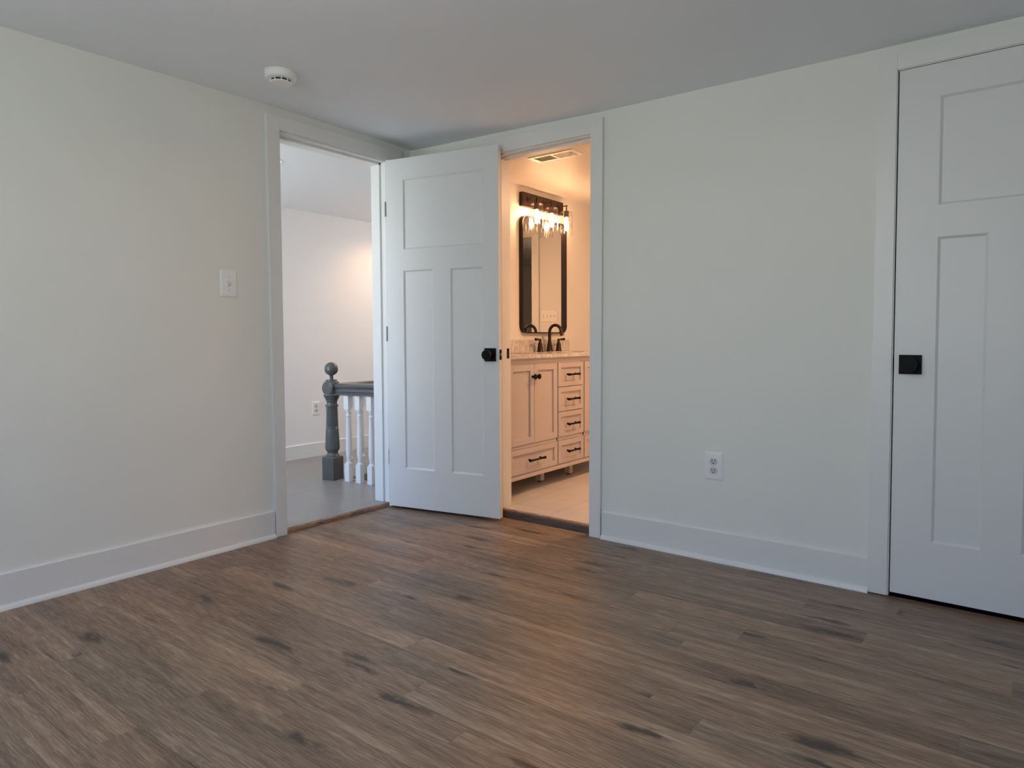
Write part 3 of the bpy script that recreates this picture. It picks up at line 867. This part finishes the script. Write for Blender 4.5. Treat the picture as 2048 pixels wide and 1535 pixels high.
# vanity cabinet
VX, VY0, VY1 = 0.600, 0.200, 1.722
van = empty('vanity_cabinet', (BX0, VY0, BZ))
tag(van, 'pale painted bathroom vanity cabinet with doors, drawers and black pulls', 'cabinet')
def vo(x, y, z): return (x-BX0, y-VY0, z-BZ)
def vbox(bm, x0, x1, y0, y1, z0, z1, bev=0.0):
    box(bm, x0-BX0, x1-BX0, y0-VY0, y1-VY0, z0-BZ, z1-BZ, bev)
bm = B()
vbox(bm, BX0+0.002, BX0+0.014, VY0, VY1, 0.155, 0.75); vbox(bm, BX0+0.002, VX-0.02, VY0, VY1, 0.155, 0.172)
vbox(bm, BX0+0.002, VX-0.02, VY0, VY0+0.016, 0.155, 0.905); vbox(bm, BX0+0.002, VX-0.02, VY1-0.016, VY1, 0.155, 0.905)
# face frame: stiles and rails
FY = [(0.200, 0.214), (0.742, 0.758), (1.070, 1.086), (1.598, 1.722)]
cols = [(0.218, 0.744), (0.758, 1.078), (1.094, 1.690)]
for y0, y1 in ((0.200, 0.218), (0.744, 0.758), (1.078, 1.094), (1.690, 1.722)): vbox(bm, VX-0.02, VX, y0, y1, 0.155, 0.905)
for z0, z1 in ((0.868, 0.905), (0.340, 0.362), (0.155, 0.180)): vbox(bm, VX-0.02, VX, VY0, VY1, z0, z1)
# moulding below the counter and base rail
prism(bm, [(VX-BX0, 0.905-BZ), (VX+0.016-BX0, 0.905-BZ), (VX+0.014-BX0, 0.896-BZ), (VX+0.007-BX0, 0.888-BZ), (VX+0.006-BX0, 0.880-BZ), (VX-BX0, 0.876-BZ)], 'y', 0, VY1-VY0)
vbox(bm, VX-0.022, VX+0.012, VY0, VY1, 0.150, 0.174, 0.003)
link('cabinet_body', bm, 'vanity', van)

def shaker(name, y0, y1, z0, z1, parent, fr=0.042):
    bm = B(); x0, x1 = VX-0.014, VX+0.008
    g_ = 0.0022
    y0 += g_; y1 -= g_; z0 += g_; z1 -= g_
    vbox(bm, x0, x1, y0, y0+fr, z0, z1, 0.001); vbox(bm, x0, x1, y1-fr, y1, z0, z1, 0.001)
    vbox(bm, x0, x1, y0+fr, y1-fr, z0, z0+fr, 0.001); vbox(bm, x0, x1, y0+fr, y1-fr, z1-fr, z1, 0.001)
    vbox(bm, x0, x1-0.011, y0+fr-0.003, y1-fr+0.003, z0+fr-0.003, z1-fr+0.003)
    return link(name, bm, 'vanity', parent)
def pull(parent, y, z, L):
    bm = B(); x = VX+0.008-BX0; y -= VY0; z -= BZ
    for s in (-1, 1):
        tube(bm, [(x, y+s*L*0.36, z), (x+0.012, y+s*L*0.36, z), (x+0.024, y+s*L*0.36, z)], [0.008, 0.0055, 0.0065], 12)
    n = 14; pts, rr = [], []
    for i in range(n+1):
        t = -1+2*i/n
        pts.append((x+0.027, y+t*L/2, z)); rr.append(0.0060+0.0035*abs(t)**3)
    tube(bm, pts, rr, 12)
    return smooth_by_angle(link('pull', bm, 'black', parent))
def knob(parent, y, z):
    bm = B()
    lathe(bm, [(0.0, 0.0), (0.0095, 0.0), (0.0085, 0.004), (0.0075, 0.009), (0.008, 0.014), (0.0145, 0.018), (0.0175, 0.023), (0.016, 0.029), (0.0, 0.031)], 24,
          mat=Matrix.Translation((VX+0.008-BX0, y-VY0, z-BZ)) @ Matrix.Rotation(PI/2, 4, 'Y'))
    return smooth_by_angle(link('knob', bm, 'black', parent))
DR = [('door', 0.218, 0.481, 0.362, 0.868), ('door', 0.481, 0.744, 0.362, 0.868), ('door', 1.094, 1.392, 0.362, 0.868), ('door', 1.392, 1.690, 0.362, 0.868)]
for i, (nm, y0, y1, z0, z1) in enumerate(DR):
    d = shaker('door', y0, y1, z0, z1, van, 0.040)
    knob(d, y1-0.022 if i % 2 == 0 else y0+0.022, 0.787)
for (y0, y1, z0, z1, L, zc) in ((0.758, 1.078, 0.702, 0.868, 0.135, 0.784), (0.758, 1.078, 0.534, 0.702, 0.135, 0.616), (0.758, 1.078, 0.362, 0.534, 0.135, 0.445),
                              (0.218, 0.744, 0.180, 0.340, 0.165, 0.260), (0.758, 1.078, 0.180, 0.340, 0.135, 0.260), (1.094, 1.690, 0.180, 0.340, 0.165, 0.260)):
    d = shaker('drawer', y0, y1, z0, z1, van, 0.034)
    pull(d, (y0+y1)/2, zc, L)
for (x, y) in ((0.455, 0.755), (0.475, 1.09), (0.575, 0.225), (0.575, 1.697), (0.10, 0.225), (0.10, 1.697)):
    bm = B(); vbox(bm, x-0.022, x+0.022, y-0.022, y+0.022, 0.056, 0.157, 0.001)
    lg = link('leg', bm, 'vanity', van)
    bm = B(); lathe(bm, [(0.0, 0.0), (0.014, 0.0), (0.014, 0.006), (0.008, 0.011), (0, 0.0115)], 20, x-BX0, y-VY0)
    link('levelling_foot', bm, 'foot', lg)

# countertop with basins
ct = empty('countertop', (BX0, VY0, 0.905)); tag(ct, 'veined marble countertop with a low backsplash on the vanity', 'countertop')
bm = B()
cx0, cx1, cy0, cy1 = BX0+0.001, 0.624, VY0-0.008, VY1+0.004
holes = [(0.20, 0.50, 0.38, 0.80), (0.20, 0.50, 1.145, 1.565)]
zz0, zz1 = 0.905, 0.9285
ys = [cy0, 0.38, 0.80, 1.145, 1.565, cy1]
for a, b in zip(ys[:-1], ys[1:]):
    if (a, b) in ((0.38, 0.80), (1.145, 1.565)):
        box(bm, cx0-BX0, 0.20-BX0, a-VY0, b-VY0, 0, zz1-zz0); box(bm, 0.50-BX0, cx1-BX0, a-VY0, b-VY0, 0, zz1-zz0)
    else:
        box(bm, cx0-BX0, cx1-BX0, a-VY0, b-VY0, 0, zz1-zz0)
bmesh.ops.remove_doubles(bm, verts=bm.verts, dist=1e-5)
link('counter_slab', bm, 'marble', ct)
bm = B(); box(bm, 0.001, 0.020, cy0-VY0, VY1-VY0, zz1-zz0, 1.020-0.905, 0.0015)
link('backsplash', bm, 'marble', ct)
for hx0, hx1, hy0, hy1 in holes:
    bm = B(); cxm, cym = (hx0+hx1)/2-BX0, (hy0+hy1)/2-VY0
    rings = []
    for sc, z in ((1.0, 0.0), (0.98, -0.02), (0.9, -0.10), (0.7, -0.135), (0.1, -0.14)):
        rings.append([bm.verts.new((cxm+p[0]*sc, cym+p[1]*sc, z)) for p in rrect(hx1-hx0+0.02, hy1-hy0+0.02, 0.05)])
    for a, b in zip(rings[:-1], rings[1:]):
        n = len(a)
        for i in range(n): bm.faces.new((a[i], a[(i+1) % n], b[(i+1) % n], b[i]))
    bm.faces.new(rings[-1])
    link('basin', bm, 'porcelain', ct, smooth=True)

# faucet
fz = zz1
fa = empty('faucet', (0.135, 1.348, fz)); tag(fa, 'dark bronze gooseneck faucet with two lever handles on the marble counter', 'faucet')
bm = B()
lathe(bm, [(0.0, 0.0), (0.028, 0.0), (0.0275, 0.005), (0.024, 0.010), (0.023, 0.02), (0.020, 0.045), (0.015, 0.075), (0.0115, 0.092), (0.0105, 0.10), (0.0, 0.10)], 32)
smooth_by_angle(link('base', bm, 'bronze', fa))
pts = [(0, 0, 0.09), (0, 0, 0.13)]
R_ = 0.054
for i in range(0, 17):
    a = PI-PI*0.86*i/16
    pts.append((R_+R_*math.cos(a), 0, 0.150+R_*math.sin(a)))
a = PI-PI*0.86
e = Vector(pts[-1]); dv = Vector((0.28, 0, -0.96)).normalized()
pts += [tuple(e+dv*0.02), tuple(e+dv*0.042), tuple(e+dv*0.052)]
rr = [0.0125]*2+[0.0120]*17+[0.0125, 0.0145, 0.016]
bm = B(); tube(bm, pts, rr, 18)
smooth_by_angle(link('spout', bm, 'bronze', fa))
for s in (-1, 1):
    bm = B()
    lathe(bm, [(0.0, 0.0), (0.026, 0.0), (0.0255, 0.005), (0.022, 0.010), (0.0205, 0.03), (0.016, 0.062), (0.010, 0.078), (0.009, 0.084), (0.012, 0.089), (0.012, 0.096), (0.0, 0.100)], 28, 0.0, s*0.128)
    tube(bm, [(0.0, s*0.128, 0.092), (0.004, s*0.155, 0.093), (0.006, s*0.180, 0.095), (0.007, s*0.198, 0.095), (0.007, s*0.203, 0.095)], [0.006, 0.0075, 0.0095, 0.0105, 0.007], 14)
    smooth_by_angle(link('handle', bm, 'bronze', fa))

# mirror
mi = empty('wall_mirror', (BX0, 1.357, 1.072+0.44)); tag(mi, 'tall black-framed mirror with rounded corners above the vanity', 'mirror')
mw_, mh_, dp = 0.606, 0.882, 0.034
bm = B()
po, pi_ = rrect(mw_, mh_, 0.060, 10), rrect(mw_-0.016, mh_-0.016, 0.052, 10)
n = len(po)
rg = [[bm.verts.new((x, p[0], p[1])) for p in pp] for x, pp in ((0.001, po), (dp, po), (dp, pi_), (0.001, pi_))]
for a, b in zip(rg, rg[1:]+rg[:1]):
    for i in range(n): bm.faces.new((a[i], a[(i+1) % n], b[(i+1) % n], b[i]))
smooth_by_angle(link('frame', bm, 'bronze', mi))
bm = B(); q = rrect(mw_-0.014, mh_-0.014, 0.053, 10)
f0 = [bm.verts.new((0.004, p[0], p[1])) for p in q]; f1 = [bm.verts.new((0.009, p[0], p[1])) for p in q]
bm.faces.new(f0); bm.faces.new(f1)
for i in range(n): bm.faces.new((f0[i], f0[(i+1) % n], f1[(i+1) % n], f1[i]))
link('mirror_glass', bm, 'mirror', mi)

# vanity light
VLY, VLZ = 1.334, 2.072
vl = empty('vanity_light', (BX0, VLY, VLZ)); tag(vl, 'dark bronze three-lamp vanity light with clear glass cylinder shades', 'wall light')
bm = B(); box(bm, 0.001, 0.034, -0.275, 0.275, -0.052, 0.052, 0.002)
link('backplate', bm, 'bronze_plate', vl)
SXL = 0.105
for dy in (-0.197, 0.0, 0.212):
    bm = B()
    lathe(bm, [(0.0, 0.0), (0.017, 0.0), (0.016, 0.005), (0.0, 0.006)], 20, mat=Matrix.Translation((0.034, dy-0.012, 0.004)) @ Matrix.Rotation(PI/2, 4, 'Y'))
    tube(bm, [(0.034, dy-0.012, 0.004), (0.08, dy-0.006, 0.008), (SXL+0.010, dy, 0.011)], 0.0045, 10)
    tube(bm, [(SXL, dy, 0.012), (SXL, dy, -0.03)], 0.0045, 10)
    arm = smooth_by_angle(link('arm', bm, 'bronze', vl))
    bm = B(); lathe(bm, [(0.0, -0.080), (0.0195, -0.080), (0.0195, -0.040), (0.022, -0.038), (0.022, -0.032), (0.006, -0.028), (0.0, -0.028)], 28, SXL, dy)
    smooth_by_angle(link('socket', bm, 'bronze_plate', vl))
    # clear shade: open at the bottom, closed shoulder at the top
    bm = B(); seg = 40
    pr = [(0.0175, -0.038), (0.046, -0.038), (0.0495, -0.042), (0.0495, -0.222), (0.0465, -0.222), (0.0465, -0.044), (0.044, -0.0415), (0.0175, -0.0415)]
    rg = [[bm.verts.new((SXL+a*math.cos(2*PI*i/seg), dy+a*math.sin(2*PI*i/seg), z)) for i in range(seg)] for a, z in pr]
    for a, b in zip(rg, rg[1:]+rg[:1]):
        for i in range(seg): bm.faces.new((a[i], a[(i+1) % seg], b[(i+1) % seg], b[i]))
    smooth_by_angle(link('shade', bm, 'shade', vl))
    bm = B(); lathe(bm, [(0.0, -0.172), (0.007, -0.170), (0.0135, -0.162), (0.0170, -0.149), (0.0170, -0.136), (0.0145, -0.115), (0.0115, -0.098), (0.0105, -0.082), (0.0, -0.081)], 28, SXL, dy)
    link('bulb', bm, 'bulb', vl, smooth=True)

# fill light added on the bathroom ceiling, out of the camera's sight
bl = empty('lamp_or_fill', (1.62, 1.15, BC)); tag(bl, 'round flush fill light added on the bathroom ceiling', 'ceiling light')
bm = B(); lathe(bm, [(0, -0.0001), (0.125, -0.0002), (0.13, -0.004), (0.13, -0.03), (0.12, -0.032), (0, -0.032)], 40)
smooth_by_angle(link('housing', bm, 'plastic', bl), 30)
bm = B(); lathe(bm, [(0, -0.045), (0.09, -0.042), (0.118, -0.0325), (0, -0.0322)], 40)
link('diffuser', bm, 'fill_bath', bl)

# ceiling vent
cv = empty('ceiling_vent', (0.717, 0.563, BC)); tag(cv, 'white metal air vent in the bathroom ceiling', 'vent')
bm = B(); hx, hy = 0.165, 0.068
for (a, b, c, d) in ((-hx, hx, -hy, -hy+0.022), (-hx, hx, hy-0.022, hy), (-hx, -hx+0.026, -hy+0.022, hy-0.022), (hx-0.026, hx, -hy+0.022, hy-0.022), (-0.009, 0.009, -hy+0.022, hy-0.022)):
    box(bm, a, b, c, d, -0.006, 0.0, 0.0012)
link('frame', bm, 'vent', cv)
bm = B(); box(bm, -hx+0.02, hx-0.02, -hy+0.02, hy-0.02, -0.0012, 0.0)
link('backing', bm, 'vent_in', cv)
for s in (-1, 1):
    for k in range(9):
        x = s*(0.018+0.0145*k)
        bm = B()
        t = 0.0055*s
        hexa(bm, [(x, -hy+0.023, -0.0045), (x+t, -hy+0.023, -0.0012), (x, hy-0.023, -0.0045), (x+t, hy-0.023, -0.0012), (x+0.001, -hy+0.023, -0.0045), (x+t+0.001, -hy+0.023, -0.0012), (x+0.001, hy-0.023, -0.0045), (x+t+0.001, hy-0.023, -0.0012)])
        link('louver', bm, 'vent', cv)
bm = B(); box(bm, hx-0.040, hx-0.034, -0.012, 0.03, -0.012, -0.004, 0.001)
link('damper_lever', bm, 'vent', cv)
for s in (-1, 1):
    bm = B(); lathe(bm, [(0, -0.0075), (0.003, -0.0072), (0.0042, -0.006), (0, -0.0059)], 12, s*(hx-0.012), 0)
    link('screw', bm, 'nickel', cv)

# ------------------------------------------------------------------ plates and switches
def plate(root, w, h, d=0.0065, mat='plastic'):
    bm = B()
    a = rrect(w, h, 0.004, 3); b = rrect(w-0.003, h-0.003, 0.004, 3); c = rrect(w-0.016, h-0.016, 0.003, 3)
    n = len(a); rg = []
    for pp, yy in ((a, 0.0), (a, -0.002), (b, -0.0035), (c, -d)):
        rg.append([bm.verts.new((p[0], yy, p[1])) for p in pp])
    for r0, r1 in zip(rg[:-1], rg[1:]):
        for i in range(n): bm.faces.new((r0[i], r0[(i+1) % n], r1[(i+1) % n], r1[i]))
    bm.faces.new(rg[0]); bm.faces.new(rg[-1])
    return link('plate', bm, mat, root)
def screw(root, x, z, d=0.0065):
    bm = B(); lathe(bm, [(0, 0), (0.0032, 0), (0.0030, 0.0012), (0, 0.0014)], 14, mat=Matrix.Translation((x, -d+0.0002, z)) @ Matrix.Rotation(PI/2, 4, 'X'))
    box(bm, x-0.0026, x+0.0026, -d-0.0016, -d-0.0011, z-0.0004, z+0.0004)
    return link('screw', bm, 'plastic2', root)
def outlet(name, loc, rz, label, sc=1.0):
    r = empty(name, loc, rz); tag(r, label, 'outlet'); r.scale = (sc, 1, sc)
    plate(r, 0.080, 0.120)
    for zc in (0.0195, -0.0195):
        bm = B()
        pts = []
        for i in range(48):
            a = 2*PI*i/48
            pts.append((0.0172*math.cos(a), max(-0.0138, min(0.0138, 0.0172*math.sin(a)))))
        f0 = [bm.verts.new((p[0], -0.0060, p[1]+zc)) for p in pts]; f1 = [bm.verts.new((p[0], -0.0082, p[1]+zc)) for p in pts]
        bmesh.ops.remove_doubles(bm, verts=bm.verts, dist=1e-6)
        f0 = [v for v in f0 if v.is_valid]; f1 = [v for v in f1 if v.is_valid]
        bm.faces.new(f1)
        for i in range(len(f0)): bm.faces.new((f0[i], f0[(i+1) % len(f0)], f1[(i+1) % len(f0)], f1[i]))
        rc = link('receptacle', bm, 'plastic2', r)
        bm = B()
        box(bm, -0.0076, -0.0050, -0.0085, -0.0080, zc-0.001, zc+0.0085); box(bm, 0.0050, 0.0076, -0.0085, -0.0080, zc, zc+0.0080)
        lathe(bm, [(0, 0.0), (0.0030, 0), (0.0030, 0.0005), (0, 0.0005)], 16, mat=Matrix.Translation((0, -0.0081, zc-0.0072)) @ Matrix.Rotation(PI/2, 4, 'X'))
        link('slot', bm, 'slot', rc)
    screw(r, 0, 0)
    return r
outlet('wall_outlet', (1.9675, 0, 0.4385), 0, 'white duplex wall outlet low between the bathroom doorway and the closet', 1.08)
outlet('wall_outlet', (HX, 0.552, 0.437), PI/2, 'white duplex outlet on the hall wall beside the newel post', 1.0)

def toggle(r, x, d=0.0065, up=True):
    bm = B(); box(bm, x-0.0058, x+0.0058, -d-0.0012, -d+0.0005, -0.0125, 0.0125, 0.0004)
    fr = link('toggle_frame', bm, 'plastic2', r)
    bm = B(); zt = 0.009 if up else -0.009
    hexa(bm, [(x-0.0042, -d-0.001, -0.006), (x-0.0042, -d-0.001, 0.006), (x-0.0036, -d-0.012, zt-0.0035), (x-0.0036, -d-0.012, zt+0.0035),
              (x+0.0042, -d-0.001, -0.006), (x+0.0042, -d-0.001, 0.006), (x+0.0036, -d-0.012, zt-0.0035), (x+0.0036, -d-0.012, zt+0.0035)], 0.0006)
    link('toggle', bm, 'plastic', r)
sw = empty('light_switch', (0, -1.2305, 1.3025), PI/2); tag(sw, 'white toggle light switch on the left wall beside the hall doorway', 'light switch'); sw.scale = (1.08, 1, 1.08)
plate(sw, 0.080, 0.122); toggle(sw, 0.0); screw(sw, 0, 0.030); screw(sw, 0, -0.030)
s4 = empty('light_switch', (0.998, BY1, 1.262), 0); tag(s4, 'wide four-gang switch plate on the bathroom end wall, seen in the mirror', 'light switch')
plate(s4, 0.212, 0.122)
for k in range(4):
    x = -0.069+0.046*k
    toggle(s4, x, up=(k != 3)); screw(s4, x, 0.030); screw(s4, x, -0.030)

# ------------------------------------------------------------------ smoke detector
sx, sy = 0.459, -1.225
sd = empty('smoke_detector', (sx, sy, ceil_z(sx, sy)+0.001)); tag(sd, 'round white smoke detector on the bedroom ceiling', 'smoke detector')
bm = B(); lathe(bm, [(0, 0.0), (0.0, -0.0001), (0.068, -0.0002), (0.0695, -0.002), (0.0695, -0.006), (0.0665, -0.0075), (0.0665, -0.0085), (0.0675, -0.010), (0.0670, -0.026), (0.063, -0.032), (0.056, -0.0345), (0.052, -0.036), (0, -0.036)][1:], 56)
smooth_by_angle(link('housing', bm, 'plastic', sd), 30)
bm = B(); lathe(bm, [(0, -0.036), (0.040, -0.036), (0.040, -0.045), (0, -0.045)], 40)
smooth_by_angle(link('sensor_chamber', bm, 'slot', sd))
bm = B(); lathe(bm, [(0, -0.045), (0.046, -0.045), (0.0475, -0.047), (0.045, -0.0505), (0.030, -0.053), (0.0, -0.054)], 48)
smooth_by_angle(link('cap', bm, 'plastic', sd), 30)
for k in range(10):
    a = 2*PI*k/10+0.1
    bm = B(); lathe(bm, [(0, -0.0465), (0.0028, -0.0465), (0.0028, -0.035), (0, -0.035)], 8, 0.045*math.cos(a), 0.045*math.sin(a))
    link('rib', bm, 'plastic', sd)

# ------------------------------------------------------------------ bedroom ceiling lamp, and unseen fill lights added in hall and far room
def drum_light(x, y, z, r, drop, h, mat, label):
    cl = empty('lamp_or_fill', (x, y, z)); tag(cl, label, 'ceiling light')
    bm = B(); lathe(bm, [(0, -0.0001), (0.065, -0.0002), (0.068, -0.004), (0.066, -0.018), (0.012, -0.022), (0.008, -drop), (0, -drop)], 40)
    smooth_by_angle(link('canopy', bm, 'nickel', cl), 30)
    bm = B(); lathe(bm, [(0, -drop), (r*0.9, -drop), (r, -drop-0.012), (r, -drop-h+0.02), (r*0.93, -drop-h), (0, -drop-h)], 48)
    smooth_by_angle(link('lamp_shade', bm, mat, cl), 30)
drum_light(1.95, -2.35, ceil_z(1.95, -2.35)+0.001, 0.17, 0.20, 0.12, 'led', 'round semi-flush white drum lamp on the bedroom ceiling')
drum_light(-1.15, -1.85, HC, 0.14, 0.09, 0.10, 'fill_hall_low', 'drum-shaped fill light added on the hall ceiling near the window')  # unseen, added to brighten the window side of the hall
drum_light(-0.50, 1.55, HC, 0.14, 0.09, 0.10, 'fill_hall', 'drum-shaped fill light added above the stairwell')  # unseen, added to brighten the hall walls and ceiling
drum_light(1.15, 3.50, 2.12, 0.15, 0.05, 0.09, 'fill_far', 'drum-shaped fill light added on the ceiling of the room beyond the bathroom')  # unseen, added in place of daylight in the mirrored room
